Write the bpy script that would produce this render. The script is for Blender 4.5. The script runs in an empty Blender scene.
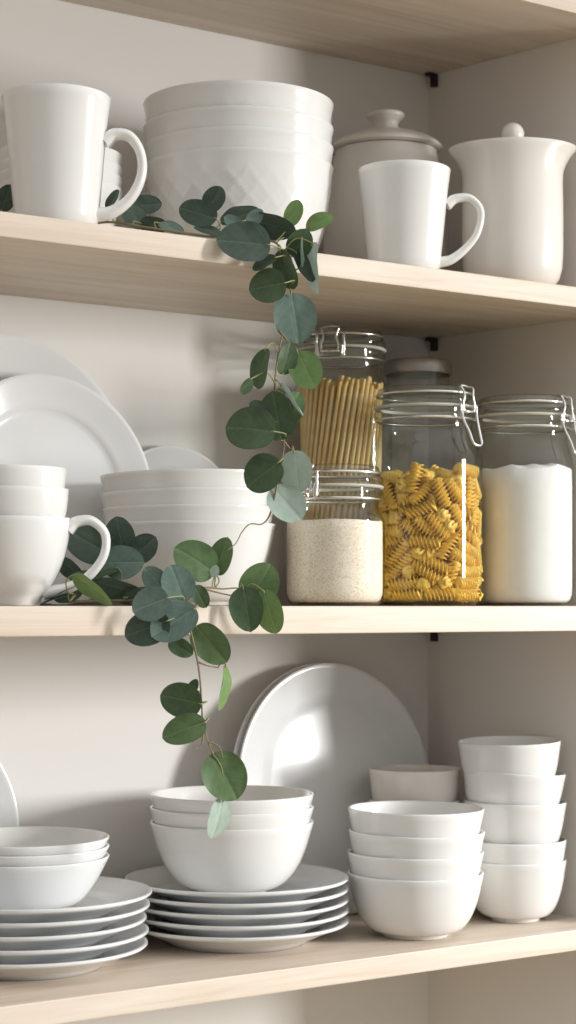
import bpy, bmesh, math, random
import numpy as np
from mathutils import Vector, Matrix
random.seed(7)
C = bpy.context.scene.collection
PI = math.pi

# ------------------------------------------------------------------ camera model
F = 1900.0                    # focal length in pixels (frame 576 x 1024)
HY = 606.0                    # horizon row = middle shelf top
YAW = math.atan(1900.0 / 2712.0)
SN, CS = math.sin(YAW), math.cos(YAW)
D0 = 1.7
CX, CY = -D0 * SN, D0 * CS    # camera at (CX, -CY, 0)
RV = Vector((CS, -SN, 0)); UV = Vector((0, 0, 1)); FV = Vector((SN, CS, 0))

def at(px, Y):
    k = (px - 288.0) / F
    d = (CY + Y) / (CS - k * SN)
    return CX + d * (SN + k * CS), d
def zof(py, d): return (HY - py) * d / F
def pt(px, py, Y):
    x, d = at(px, Y)
    return Vector((x, Y, zof(py, d)))

Z_TOP, Z_MID, Z_LOW = 0.3196, 0.0, -0.3245
WALL_Y = 0.262

# ------------------------------------------------------------------ materials
def newmat(name):
    m = bpy.data.materials.new(name); m.use_nodes = True
    nt = m.node_tree; b = nt.nodes['Principled BSDF']
    return m, nt, b
def N(nt, t, **kw):
    n = nt.nodes.new(t)
    for k, v in kw.items():
        if k in n.inputs: n.inputs[k].default_value = v
        else: setattr(n, k, v)
    return n
def ramp(nt, stops):
    r = nt.nodes.new('ShaderNodeValToRGB'); e = r.color_ramp.elements
    while len(e) > 1: e.remove(e[-1])
    e[0].position = stops[0][0]; e[0].color = (*stops[0][1], 1)
    for p, c in stops[1:]:
        k = e.new(p); k.color = (*c, 1)
    return r

def ceramic(name, col, rough=0.16, coat=0.3):
    m, nt, b = newmat(name)
    tc = N(nt, 'ShaderNodeTexCoord')
    no = N(nt, 'ShaderNodeTexNoise', Scale=18.0, Detail=2.0)
    nt.links.new(tc.outputs['Object'], no.inputs['Vector'])
    r = ramp(nt, [(0.3, tuple(c * 0.975 for c in col)), (0.7, col)])
    nt.links.new(no.outputs['Fac'], r.inputs['Fac'])
    nt.links.new(r.outputs['Color'], b.inputs['Base Color'])
    b.inputs['Roughness'].default_value = rough
    b.inputs['Coat Weight'].default_value = coat
    b.inputs['Coat Roughness'].default_value = 0.06
    b.inputs['Specular IOR Level'].default_value = 0.45
    bp = N(nt, 'ShaderNodeBump', Strength=0.05, Distance=0.002)
    nt.links.new(no.outputs['Fac'], bp.inputs['Height'])
    nt.links.new(bp.outputs['Normal'], b.inputs['Normal'])
    return m
WHITE = ceramic('glazed_white', (0.79, 0.785, 0.765))
COOL = ceramic('glazed_cool_white', (0.785, 0.795, 0.795))
CREAM = ceramic('glazed_cream', (0.775, 0.74, 0.69), 0.22)
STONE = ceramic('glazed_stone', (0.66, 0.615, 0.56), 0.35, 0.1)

def paint(name, col):
    m, nt, b = newmat(name)
    tc = N(nt, 'ShaderNodeTexCoord')
    no = N(nt, 'ShaderNodeTexNoise', Scale=3.0, Detail=4.0)
    nt.links.new(tc.outputs['Object'], no.inputs['Vector'])
    r = ramp(nt, [(0.25, tuple(c * 0.96 for c in col)), (0.75, col)])
    nt.links.new(no.outputs['Fac'], r.inputs['Fac'])
    nt.links.new(r.outputs['Color'], b.inputs['Base Color'])
    n2 = N(nt, 'ShaderNodeTexNoise', Scale=160.0, Detail=3.0)
    nt.links.new(tc.outputs['Object'], n2.inputs['Vector'])
    bp = N(nt, 'ShaderNodeBump', Strength=0.06, Distance=0.001)
    nt.links.new(n2.outputs['Fac'], bp.inputs['Height'])
    nt.links.new(bp.outputs['Normal'], b.inputs['Normal'])
    b.inputs['Roughness'].default_value = 0.75
    return m
WALL = paint('wall_paint', (0.79, 0.77, 0.74))
WALLR = paint('side_paint', (0.80, 0.75, 0.695))

def wood():
    m, nt, b = newmat('pale_oak')
    tc = N(nt, 'ShaderNodeTexCoord')
    mp = N(nt, 'ShaderNodeMapping'); mp.inputs['Scale'].default_value = (1.6, 26, 40)
    nt.links.new(tc.outputs['Object'], mp.inputs['Vector'])
    n1 = N(nt, 'ShaderNodeTexNoise', Scale=2.2, Detail=6.0, Roughness=0.6, Distortion=0.7)
    nt.links.new(mp.outputs['Vector'], n1.inputs['Vector'])
    r = ramp(nt, [(0.28, (0.57, 0.455, 0.352)), (0.5, (0.665, 0.565, 0.462)), (0.72, (0.725, 0.645, 0.552))])
    nt.links.new(n1.outputs['Fac'], r.inputs['Fac'])
    # a few small knots
    mk = N(nt, 'ShaderNodeMapping'); mk.inputs['Scale'].default_value = (3.2, 11, 11)
    nt.links.new(tc.outputs['Object'], mk.inputs['Vector'])
    vo = N(nt, 'ShaderNodeTexVoronoi', Scale=1.3)
    nt.links.new(mk.outputs['Vector'], vo.inputs['Vector'])
    rk = ramp(nt, [(0.03, (0.5, 0.5, 0.5)), (0.10, (1, 1, 1))])
    nt.links.new(vo.outputs['Distance'], rk.inputs['Fac'])
    mx = N(nt, 'ShaderNodeMix', data_type='RGBA', blend_type='MULTIPLY')
    mx.inputs['Factor'].default_value = 0.7
    nt.links.new(r.outputs['Color'], mx.inputs['A']); nt.links.new(rk.outputs['Color'], mx.inputs['B'])
    nt.links.new(mx.outputs['Result'], b.inputs['Base Color'])
    b.inputs['Roughness'].default_value = 0.5
    bp = N(nt, 'ShaderNodeBump', Strength=0.12, Distance=0.001)
    nt.links.new(n1.outputs['Fac'], bp.inputs['Height'])
    nt.links.new(bp.outputs['Normal'], b.inputs['Normal'])
    return m
WOOD = wood()

def glass():
    m = bpy.data.materials.new('clear_glass'); m.use_nodes = True
    nt = m.node_tree; nt.nodes.clear()
    out = N(nt, 'ShaderNodeOutputMaterial')
    lw = N(nt, 'ShaderNodeLayerWeight', Blend=0.5)
    p2 = N(nt, 'ShaderNodeMath', operation='POWER'); p2.inputs[1].default_value = 4.0
    nt.links.new(lw.outputs['Facing'], p2.inputs[0])
    tint = ramp(nt, [(0.0, (0.97, 0.98, 0.97)), (0.5, (0.80, 0.82, 0.79)), (1.0, (0.40, 0.43, 0.40))])
    nt.links.new(p2.outputs[0], tint.inputs['Fac'])
    tr = N(nt, 'ShaderNodeBsdfTransparent'); nt.links.new(tint.outputs['Color'], tr.inputs['Color'])
    gl = N(nt, 'ShaderNodeBsdfGlossy', Roughness=0.04)
    p3 = N(nt, 'ShaderNodeMath', operation='MULTIPLY_ADD'); p3.inputs[1].default_value = 0.55; p3.inputs[2].default_value = 0.055
    nt.links.new(p2.outputs[0], p3.inputs[0])
    mx = N(nt, 'ShaderNodeMixShader')
    nt.links.new(p3.outputs[0], mx.inputs[0]); nt.links.new(tr.outputs[0], mx.inputs[1]); nt.links.new(gl.outputs[0], mx.inputs[2])
    nt.links.new(mx.outputs[0], out.inputs['Surface'])
    return m
GLASS = glass()

def simple(name, col, rough, metal=0.0, noise=0.0, nscale=50.0, spec=0.5):
    m, nt, b = newmat(name)
    tc = N(nt, 'ShaderNodeTexCoord')
    no = N(nt, 'ShaderNodeTexNoise', Scale=nscale, Detail=3.0)
    nt.links.new(tc.outputs['Object'], no.inputs['Vector'])
    r = ramp(nt, [(0.35, tuple(c * (1 - noise) for c in col)), (0.65, col)])
    nt.links.new(no.outputs['Fac'], r.inputs['Fac'])
    nt.links.new(r.outputs['Color'], b.inputs['Base Color'])
    b.inputs['Roughness'].default_value = rough; b.inputs['Metallic'].default_value = metal
    b.inputs['Specular IOR Level'].default_value = spec
    return m
STEEL = simple('polished_steel', (0.78, 0.77, 0.74), 0.22, 1.0, 0.1)
DULL = simple('brushed_lid_metal', (0.55, 0.53, 0.50), 0.38, 1.0, 0.15)
SEAL = simple('pale_rubber', (0.72, 0.70, 0.62), 0.5, 0, 0.05)
DARK = simple('dark_bracket_metal', (0.035, 0.03, 0.027), 0.45, 0.4, 0.2)
FUSILLI = simple('durum_yellow', (0.93, 0.63, 0.11), 0.42, 0, 0.12, 90)
SPAG = simple('spaghetti_gold', (0.97, 0.71, 0.29), 0.42, 0, 0.15, 60)
FLOUR = simple('flour_white', (0.90, 0.885, 0.86), 0.95, 0, 0.03, 60, 0.1)
STEM = simple('stem_green', (0.30, 0.30, 0.12), 0.6, 0, 0.3, 60)
TWIG = simple('twig_brown', (0.27, 0.22, 0.12), 0.7, 0, 0.3, 60)
def sugar():
    m, nt, b = newmat('raw_sugar')
    tc = N(nt, 'ShaderNodeTexCoord')
    no = N(nt, 'ShaderNodeTexVoronoi', Scale=1150.0)
    nt.links.new(tc.outputs['Object'], no.inputs['Vector'])
    sp = N(nt, 'ShaderNodeSeparateColor'); nt.links.new(no.outputs['Color'], sp.inputs[0])
    r = ramp(nt, [(0.0, (0.70, 0.52, 0.35)), (0.25, (0.90, 0.75, 0.57)), (0.6, (0.95, 0.86, 0.72)), (1.0, (0.97, 0.92, 0.83))])
    nt.links.new(sp.outputs[0], r.inputs['Fac'])
    nt.links.new(r.outputs['Color'], b.inputs['Base Color'])
    b.inputs['Roughness'].default_value = 0.7
    return m
SUGAR = sugar()

def leafmat(name, c0, c1, vein):
    m, nt, b = newmat(name)
    tc = N(nt, 'ShaderNodeTexCoord')
    sp = N(nt, 'ShaderNodeSeparateXYZ'); nt.links.new(tc.outputs['Object'], sp.inputs[0])
    no = N(nt, 'ShaderNodeTexNoise', Scale=1.8, Detail=4.0); nt.links.new(tc.outputs['Object'], no.inputs['Vector'])
    r = ramp(nt, [(0.3, c0), (0.7, c1)]); nt.links.new(no.outputs['Fac'], r.inputs['Fac'])
    ab = N(nt, 'ShaderNodeMath', operation='ABSOLUTE'); nt.links.new(sp.outputs['Y'], ab.inputs[0])
    rib = ramp(nt, [(0.0, (0.75, 0.75, 0.75)), (0.045, (0, 0, 0))]); nt.links.new(ab.outputs[0], rib.inputs['Fac'])
    # side veins run forward from the midrib
    mu = N(nt, 'ShaderNodeMath', operation='MULTIPLY_ADD'); mu.inputs[1].default_value = -0.75
    nt.links.new(ab.outputs[0], mu.inputs[0]); nt.links.new(sp.outputs['X'], mu.inputs[2])
    sc = N(nt, 'ShaderNodeMath', operation='MULTIPLY'); sc.inputs[1].default_value = 17.0
    nt.links.new(mu.outputs[0], sc.inputs[0])
    si = N(nt, 'ShaderNodeMath', operation='SINE'); nt.links.new(sc.outputs[0], si.inputs[0])
    sv = ramp(nt, [(0.93, (0, 0, 0)), (1.0, (0.28, 0.28, 0.28))]); nt.links.new(si.outputs[0], sv.inputs['Fac'])
    ad = N(nt, 'ShaderNodeMath', operation='ADD'); ad.use_clamp = True
    nt.links.new(rib.outputs['Color'], ad.inputs[0]); nt.links.new(sv.outputs['Color'], ad.inputs[1])
    mx = N(nt, 'ShaderNodeMix', data_type='RGBA'); mx.inputs['B'].default_value = (*vein, 1)
    nt.links.new(ad.outputs[0], mx.inputs['Factor']); nt.links.new(r.outputs['Color'], mx.inputs['A'])
    nt.links.new(mx.outputs['Result'], b.inputs['Base Color'])
    b.inputs['Roughness'].default_value = 0.5
    b.inputs['Specular IOR Level'].default_value = 0.3
    tl = N(nt, 'ShaderNodeBsdfTranslucent'); nt.links.new(mx.outputs['Result'], tl.inputs['Color'])
    ms = N(nt, 'ShaderNodeMixShader'); ms.inputs[0].default_value = 0.15
    out = nt.nodes['Material Output']
    nt.links.new(b.outputs[0], ms.inputs[1]); nt.links.new(tl.outputs[0], ms.inputs[2])
    nt.links.new(ms.outputs[0], out.inputs['Surface'])
    return m
LEAF = {
    'd': leafmat('leaf_dark', (0.042, 0.070, 0.052), (0.072, 0.105, 0.078), (0.13, 0.18, 0.13)),
    'b': leafmat('leaf_blue_green', (0.105, 0.165, 0.138), (0.155, 0.228, 0.192), (0.26, 0.34, 0.29)),
    'g': leafmat('leaf_green', (0.082, 0.145, 0.058), (0.125, 0.200, 0.085), (0.20, 0.28, 0.13)),
    'l': leafmat('leaf_bright_green', (0.130, 0.220, 0.070), (0.185, 0.295, 0.105), (0.28, 0.38, 0.18)),
    'p': leafmat('leaf_pale', (0.33, 0.43, 0.37), (0.43, 0.53, 0.45), (0.54, 0.62, 0.54)),
    'k': leafmat('leaf_deep', (0.050, 0.090, 0.045), (0.080, 0.130, 0.062), (0.14, 0.20, 0.11)),
}

# ------------------------------------------------------------------ object helpers
def thing(name, label, cat, loc=(0, 0, 0), rotz=0, group=None):
    o = bpy.data.objects.new(name, None); C.objects.link(o)
    o.empty_display_size = 0.02
    o.location = loc; o.rotation_euler = (0, 0, rotz)
    o['label'] = label; o['category'] = cat
    if group: o['group'] = group
    return o
def tag(o, label, cat, group=None, kind=None):
    o['label'] = label; o['category'] = cat
    if group: o['group'] = group
    if kind: o['kind'] = kind
    return o
def mesh_from(bm, name, m, smooth=True, angle=None):
    bmesh.ops.recalc_face_normals(bm, faces=bm.faces)
    me = bpy.data.meshes.new(name); bm.to_mesh(me); bm.free()
    me.materials.append(m)
    if smooth:
        me.polygons.foreach_set('use_smooth', [True] * len(me.polygons))
        if angle: me.set_sharp_from_angle(angle=math.radians(angle))
    return me
def link(name, me, parent=None, loc=(0, 0, 0), rot=(0, 0, 0)):
    o = bpy.data.objects.new(name, me); C.objects.link(o)
    o.location = loc; o.rotation_euler = rot
    if parent: o.parent = parent
    return o
def obj(name, bm, m, parent=None, loc=(0, 0, 0), rot=(0, 0, 0), smooth=True, angle=None):
    return link(name, mesh_from(bm, name, m, smooth, angle), parent, loc, rot)

def lathe(bm, prof, segs=64, disp=None, cap=False):
    """revolve [(r,z)...]; r==0 makes a pole"""
    rings = []
    for i, (r, z) in enumerate(prof):
        if r < 1e-6:
            rings.append([bm.verts.new((0, 0, z))])
        else:
            ring = []
            for k in range(segs):
                a = 2 * PI * k / segs
                rr = r + (disp(i, r, z, a) if disp else 0)
                ring.append(bm.verts.new((rr * math.cos(a), rr * math.sin(a), z)))
            rings.append(ring)
    for A, B in zip(rings, rings[1:]):
        if len(A) == 1 and len(B) == 1: continue
        for k in range(segs):
            k2 = (k + 1) % segs
            if len(A) == 1: bm.faces.new((A[0], B[k], B[k2]))
            elif len(B) == 1: bm.faces.new((A[k], A[k2], B[0]))
            else: bm.faces.new((A[k], A[k2], B[k2], B[k]))
    return bm
def spline(pts, n):
    """Catmull-Rom through pts (Vectors)"""
    P = [Vector(p) for p in pts]
    P = [2 * P[0] - P[1]] + P + [2 * P[-1] - P[-2]]
    out = []
    for i in range(1, len(P) - 2):
        for k in range(n):
            t = k / n
            a, b, c, d = P[i - 1], P[i], P[i + 1], P[i + 2]
            out.append(0.5 * ((2 * b) + (c - a) * t + (2 * a - 5 * b + 4 * c - d) * t * t + (3 * b - a - 3 * c + d) * t ** 3))
    out.append(P[-2].copy())
    return out
def tube(bm, pts, rad, segs=8, flat=None, up=None):
    """tube along pts; rad number or list; flat=(binormal scale) with fixed up axis for strap handles"""
    pts = [Vector(p) for p in pts]; n = len(pts)
    rads = rad if isinstance(rad, (list, tuple)) else [rad] * n
    prev = None; rings = []
    for i, p in enumerate(pts):
        t = (pts[min(i + 1, n - 1)] - pts[max(i - 1, 0)]).normalized()
        if up is not None:
            u = Vector(up).normalized()
        else:
            if prev is None:
                u = t.orthogonal().normalized()
            else:
                u = (prev - t * prev.dot(t))
                u = u.normalized() if u.length > 1e-6 else t.orthogonal().normalized()
        prev = u
        v = t.cross(u).normalized()
        fu = flat if flat else 1.0
        rings.append([bm.verts.new(p + rads[i] * (math.cos(2 * PI * k / segs) * u * fu + math.sin(2 * PI * k / segs) * v)) for k in range(segs)])
    for A, B in zip(rings, rings[1:]):
        for k in range(segs):
            k2 = (k + 1) % segs
            bm.faces.new((A[k], A[k2], B[k2], B[k]))
    bm.faces.new(rings[0][::-1]); bm.faces.new(rings[-1])
    return bm
def torus(bm, R, r, z, segs=48, rs=8):
    rings = []
    for k in range(segs):
        a = 2 * PI * k / segs
        rings.append([bm.verts.new(((R + r * math.cos(2 * PI * j / rs)) * math.cos(a), (R + r * math.cos(2 * PI * j / rs)) * math.sin(a), z + r * math.sin(2 * PI * j / rs))) for j in range(rs)])
    for k in range(segs):
        A, B = rings[k], rings[(k + 1) % segs]
        for j in range(rs):
            j2 = (j + 1) % rs
            bm.faces.new((A[j], B[j], B[j2], A[j2]))
    return bm
def prism(bm, poly, z0, z1, bev=0.0):
    lo = [bm.verts.new((x, y, z0)) for x, y in poly]; hi = [bm.verts.new((x, y, z1)) for x, y in poly]
    n = len(poly)
    bm.faces.new(lo[::-1]); bm.faces.new(hi)
    for i in range(n):
        j = (i + 1) % n
        bm.faces.new((lo[i], lo[j], hi[j], hi[i]))
    if bev: bmesh.ops.bevel(bm, geom=bm.edges[:], offset=bev, segments=2, affect='EDGES', profile=0.6)
    return bm
def box(bm, x0, x1, y0, y1, z0, z1, bev=0.0):
    return prism(bm, [(x0, y0), (x1, y0), (x1, y1), (x0, y1)], z0, z1, bev)

# ------------------------------------------------------------------ setting
COR = (0.3753, WALL_Y); WEND = (0.421, -0.004)
def wall_x(y): return COR[0] + (WEND[0] - COR[0]) * (COR[1] - y) / (COR[1] - WEND[1])
bm = bmesh.new(); prism(bm, [(-1.3, WALL_Y), (COR[0] + 0.03, WALL_Y), (COR[0] + 0.03, WALL_Y + 0.04), (-1.3, WALL_Y + 0.04)], -0.85, 0.95)
w = obj('wall_back', bm, WALL, smooth=False); w['kind'] = 'structure'
bm = bmesh.new(); prism(bm, [COR, WEND, (WEND[0] + 0.025, WEND[1]), (COR[0] + 0.025, COR[1])], -0.85, 0.95)
w = obj('wall_right', bm, WALLR, smooth=False); w['kind'] = 'structure'

def shelf(z, th, label, front=0.0):
    bm = bmesh.new(); g = 0.0004
    prism(bm, [(-1.1, front), (wall_x(front) - g, front), (wall_x(WALL_Y - g) - g, WALL_Y - g), (-1.1, WALL_Y - g)], z - th, z, 0.0012)
    o = obj('wooden_shelf', bm, WOOD, smooth=False)
    # move origin onto the board so the grain of each board differs
    off = Vector((0.37 * z, 0, z)); o.data.transform(Matrix.Translation(-off)); o.location = off
    tag(o, label, 'shelf', 'pale oak wall shelves')
    return o
shelf(0.616, 0.0225, 'uppermost pale oak shelf board, seen from below with nothing visible on it')
shelf(Z_TOP, 0.0205, 'pale oak shelf board carrying the embossed bowls, mugs and lidded pots')
shelf(Z_MID, 0.0250, 'pale oak shelf board at eye level carrying the glass jars of pasta')
shelf(Z_LOW, 0.0205, 'lowest pale oak shelf board carrying plate stacks and bowl stacks')

def bracket(y, zs, label):
    bm = bmesh.new()
    box(bm, -0.0062, -0.0005, -0.0035, 0.0035, -0.0145, -0.0005, 0.0006)
    box(bm, -0.0150, -0.0060, -0.0035, 0.0035, -0.0042, -0.0005, 0.0006)
    o = obj('shelf_bracket', bm, DARK, None, (wall_x(y), y, zs), (0, 0, math.atan2(COR[0] - WEND[0], WEND[1] - COR[1]) * -1 + PI), smooth=False)
    ang = math.atan2(WEND[0] - COR[0], COR[1] - WEND[1])
    o.rotation_euler = (0, 0, ang)
    tag(o, label, 'bracket', 'dark shelf brackets')
bracket(0.2505, 0.616 - 0.0225, 'small dark metal bracket in the corner under the uppermost shelf')
bracket(0.2505, Z_TOP - 0.0205, 'small dark metal bracket in the corner above the small metal-lidded jar')
bracket(0.020, Z_TOP - 0.0205, 'small dark metal bracket under the front right end of the shelf with the lidded pots')
bracket(0.2505, Z_MID - 0.025, 'small dark metal bracket in the corner under the shelf with the glass jars')

# ------------------------------------------------------------------ ceramics
def bowl_profile(R, H, fr, amax=74, t=0.0030, e=1.0, foot=0.004, lip=0.0, lin=0.0, n=18):
    A = math.radians(amax); sa = math.sin(A); ca = 1 - math.cos(A)
    def out(u):
        r = math.sin(u * A) / sa; z = (1 - math.cos(u * A)) / ca
        r = r ** e
        r = r * (1 - lin) + lin * (0.15 + 0.85 * z) ** 1.0 if lin else r
        return fr * 1.04 + (R - fr * 1.04) * r, foot + (H - foot) * z
    P = [(0, foot * 0.6), (fr * 0.8, foot * 0.6), (fr * 0.86, 0.0), (fr * 0.97, 0.0), (fr, foot * 0.5)]
    O = [out(i / n) for i in range(n + 1)]
    if lin: O[0] = (fr * 1.04, foot)
    if lip:
        r, z = O[-1]
        O[-1] = (r + lip, z); O[-2] = (O[-2][0] + lip * 0.5, O[-2][1])
    P += O
    r, z = O[-1]
    P += [(r - t * 0.15, z + t * 0.4), (r - t * 0.5, z + t * 0.55), (r - t * 0.85, z + t * 0.4)]
    I = []
    for i in range(n, -1, -1):
        r, z = O[i]
        r0, z0 = O[max(i - 1, 0)]; r1, z1 = O[min(i + 1, n)]
        tx, tz = r1 - r0, z1 - z0; L = math.hypot(tx, tz) or 1
        I.append((max(r - tz / L * t, fr * 0.5), z + tx / L * t))
    P += I
    zc = I[-1][1]
    P += [(fr * 0.5, foot + t), (0, foot + t)]
    # drop the inner points that would lie under the floor
    out_ = []
    for q in P: out_.append(q)
    return out_
def nest_t(R, H, fr, dz, t, **kw):
    """wall thickness that lets the bowl nest in its twin dz lower"""
    P = np.array(bowl_profile(R, H, fr, t=0.0001, n=60, **kw)[:5 + 61])
    O = P[5:]
    S = P[2:] + np.array([0, dz])
    S = S[S[:, 1] < H]
    m = 1.0
    for a, b in zip(O, O[1:]):
        ab = b - a; L = (ab * ab).sum() + 1e-12
        u = np.clip(((S - a) @ ab) / L, 0, 1)
        m = min(m, np.sqrt(((S - a - u[:, None] * ab) ** 2).sum(1)).min())
    return max(0.0008, min(t, m * 0.86))
def bowl_mesh(name, mat, R, H, fr, segs=72, dz=None, **kw):
    if dz:
        k2 = dict(kw); k2.pop('t', None)
        kw['t'] = nest_t(R, H, fr, dz, kw.get('t', 0.003), **k2)
        print('NEST', name, R, kw['t'])
    bm = bmesh.new(); lathe(bm, bowl_profile(R, H, fr, **kw), segs)
    return mesh_from(bm, name, mat, True, 50)

def stack(me, name, base, offs, labels, cat, group, tilts=None):
    for i, (dz, lab) in enumerate(zip(offs, labels)):
        o = link(name, me, None, (base[0] + (tilts[i][2] if tilts else 0) * CS, base[1] - (tilts[i][2] if tilts else 0) * SN, base[2] + dz))
        if tilts:
            roll, pitch, _ = tilts[i]
            o.rotation_mode = 'QUATERNION'
            from mathutils import Quaternion
            o.rotation_quaternion = Quaternion(FV, math.radians(roll)) @ Quaternion(RV, math.radians(pitch))
        tag(o, lab, cat, group)

EPS = 0.0004
# --- plates
def plate_profile(R, h, t=0.0032, fr=0.62):
    f = fr * R
    return [(0, 0.003), (f * 0.9, 0.003), (f * 0.94, 0.0), (f, 0.0), (f * 1.03, 0.003),
            (R * 0.78, h * 0.44), (R * 0.90, h * 0.74), (R * 0.985, h - t * 0.8), (R, h - t * 0.35), (R * 0.998, h + t * 0.15), (R * 0.985, h + t * 0.3), (R * 0.96, h + t * 0.1),
            (R * 0.86, h * 0.80), (R * 0.765, h * 0.63), (R * 0.735, h * 0.585), (R * 0.715, h * 0.50), (R * 0.69, h * 0.41), (R * 0.655, 0.0070), (R * 0.60, 0.0064), (R * 0.3, 0.0062), (0, 0.0062)]
def plate_mesh(name, mat, R, h, **kw):
    bm = bmesh.new(); lathe(bm, plate_profile(R, h, **kw), 96)
    return mesh_from(bm, name, mat, True, 60)
PY = 0.143
dinner = plate_mesh('dinner_plate', COOL, 0.1085, 0.0205)
ordn = ['bottom', 'second from the bottom', 'third from the bottom', 'fourth from the bottom', 'topmost']
# centre stack
xc, dc = at(237, PY)
stack(dinner, 'dinner_plate', (xc, PY, Z_LOW + EPS), [i * 0.0103 for i in range(5)],
      [f'white dinner plate, {o} of the centre stack under the deep round bowls' for o in ordn], 'plate', 'plates stacked on the lowest shelf')
xl, dl = at(27, PY)
stack(dinner, 'dinner_plate', (xl, PY, Z_LOW + EPS), [i * 0.0116 for i in range(5)],
      [f'white dinner plate, {o} of the left stack under the flared bowls' for o in ordn], 'plate', 'plates stacked on the lowest shelf',
      [(0, 0, 0), (0, 0, 0.001), (0, 0, -0.001), (0, 0, 0.002), (0, 0, 0.004)])
# bowls on them
deep = bowl_mesh('round_bowl', WHITE, 0.0785, 0.068, 0.034, amax=68, e=1.0, t=0.0026, dz=0.0125, lip=0.0007)
o3 = ['bottom', 'middle', 'topmost']
xb, _ = at(232, PY)
stack(deep, 'round_bowl', (xb, PY, Z_LOW + 4 * 0.0103 + 0.0064 + EPS), [0, 0.0140, 0.0268],
      [f'deep round white bowl, {o} of the three nested on the centre plate stack' for o in o3], 'bowl', 'deep bowls nested on the centre plates')
flare = bowl_mesh('flared_bowl', COOL, 0.0775, 0.046, 0.042, amax=60, e=1.0, t=0.0022, lin=0.5, dz=0.0075)
xf, _ = at(23, PY)
stack(flare, 'flared_bowl', (xf, PY, Z_LOW + 4 * 0.0116 + 0.0064 + EPS), [0, 0.0090, 0.0170],
      [f'shallow flared white bowl, {o} of the three nested on the left plate stack' for o in o3], 'bowl', 'flared bowls nested on the left plates')
# front bowl stack
o4 = ['bottom', 'second from the bottom', 'second from the top', 'topmost']
fb = bowl_mesh('rice_bowl', WHITE, 0.0665, 0.061, 0.034, amax=71, e=0.88, t=0.0026, dz=0.0175, lip=0.0007)
x1, _ = at(415.5, 0.071)
stack(fb, 'rice_bowl', (x1, 0.071, Z_LOW + EPS), [0, 0.0205, 0.0410, 0.0630],
      [f'round white bowl, {o} of the four stacked at the lowest shelf edge' for o in o4], 'bowl', 'round bowls stacked at the front',
      [(0, 0, 0), (0, 0, 0), (0.8, 0, 0.0003), (0.4, 0, 0)])
# right stack of five
o5 = ['bottom', 'second from the bottom', 'middle', 'second from the top', 'topmost']
sb = bowl_mesh('small_bowl', WHITE, 0.0525, 0.062, 0.026, amax=75, e=0.80, t=0.0026, dz=0.0190, lip=0.0006)
x2, _ = at(515, 0.084)
stack(sb, 'small_bowl', (x2, 0.084, Z_LOW + EPS), [0, 0.0205, 0.0600, 0.0912, 0.1220],
      [f'small white bowl, {o} of the five stacked beside the right wall' for o in o5], 'bowl', 'small bowls in the tall right stack',
      [(0, 0, 0.0), (0, 0, 0.0), (1.0, 0, -0.001), (3.6, 0, -0.0045), (-1.0, 1.5, -0.005)])
sg = bowl_mesh('small_bowl', CREAM, 0.0480, 0.062, 0.026, amax=77, e=0.78, t=0.0026, dz=0.028)
x3, d3 = at(415, 0.1665)
stack(sg, 'small_bowl', (x3, 0.1665, Z_LOW + EPS), [0, 0.029, 0.058, 0.0905],
      [f'small cream bowl, {o} of the half hidden stack behind the round bowls' for o in o4], 'bowl', 'cream bowls in the half hidden stack')

# --- leaning plates
def lean_plate(me, R, h, px, yc, zs, lean, yaw, label, name='serving_plate', fr=0.62):
    al = math.radians(90 - lean)
    o = link(name, me)
    x, d = at(px - 10, yc)
    z = zs + R * math.sin(al) - h * math.cos(al) + 0.0012
    o.location = (x, yc, z); o.rotation_euler = (al, 0, math.radians(yaw))
    tag(o, label, 'plate', 'plates leaning on the back wall')
    return o
GREY = COOL
p131 = plate_mesh('serving_plate', COOL, 0.1325, 0.019)
lean_plate(p131, 0.1325, 0.019, 330, 0.2450, Z_LOW, 7, 4, 'large white plate leaning behind the centre bowls, rear one of the pair')
lean_plate(p131, 0.1325, 0.019, 337, 0.2365, Z_LOW, 7.5, 4, 'large white plate leaning behind the centre bowls, front one of the two')
p115 = plate_mesh('serving_plate', COOL, 0.1135, 0.016)
lean_plate(p115, 0.1135, 0.016, -89, 0.2545, Z_LOW, 4, 0, 'white plate leaning behind the left plate stack, cut by the picture edge')
p130 = plate_mesh('serving_plate', COOL, 0.130, 0.018)
lean_plate(p130, 0.130, 0.018, 15, 0.2475, Z_MID, 7, 0, 'largest white plate leaning on the wall above the stacked mugs, behind a smaller plate')
p111 = plate_mesh('serving_plate', COOL, 0.1115, 0.018)
lean_plate(p111, 0.1115, 0.018, 53, 0.2275, Z_MID, 8.5, 0, 'white plate leaning in front of the largest plate, just above the stacked mugs')
p085 = plate_mesh('side_plate', COOL, 0.081, 0.012)
lean_plate(p085, 0.081, 0.012, 180, 0.2530, Z_MID, 5, 0, 'small white plate leaning on the wall behind the eye level bowl stack', 'side_plate')

# --- embossed bowls on the top shelf
def emb_mesh(name, R, H, fr, amp, mat, **kw):
    dz = kw.pop('dz'); t = kw.pop('t')
    kw['t'] = max(0.0008, nest_t(R, H, fr, dz, t, **kw) - amp * 1.15)
    print('NEST', name, R, kw['t'])
    prof = bowl_profile(R, H, fr, n=44, **kw)
    def disp(i, r, z, a):
        if i < 8 or i > 5 + 40: return 0.0
        q = z / H
        band = max(0, min(1, (q - 0.25) / 0.10, (0.86 - q) / 0.08))
        if band <= 0: return 0.0
        u = a * 13; v = z * 137.0 * (0.09 / R)
        g = max(0, 1 - abs(math.sin(u + v)) / 0.34) + max(0, 1 - abs(math.sin(u - v)) / 0.34)
        return amp * band * min(1.1, g) * (0.62 + 0.38 * math.sin(a * 2 + 1.0))
    bm = bmesh.new(); lathe(bm, prof, 288, disp)
    return mesh_from(bm, name, mat, True, 60)
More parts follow.
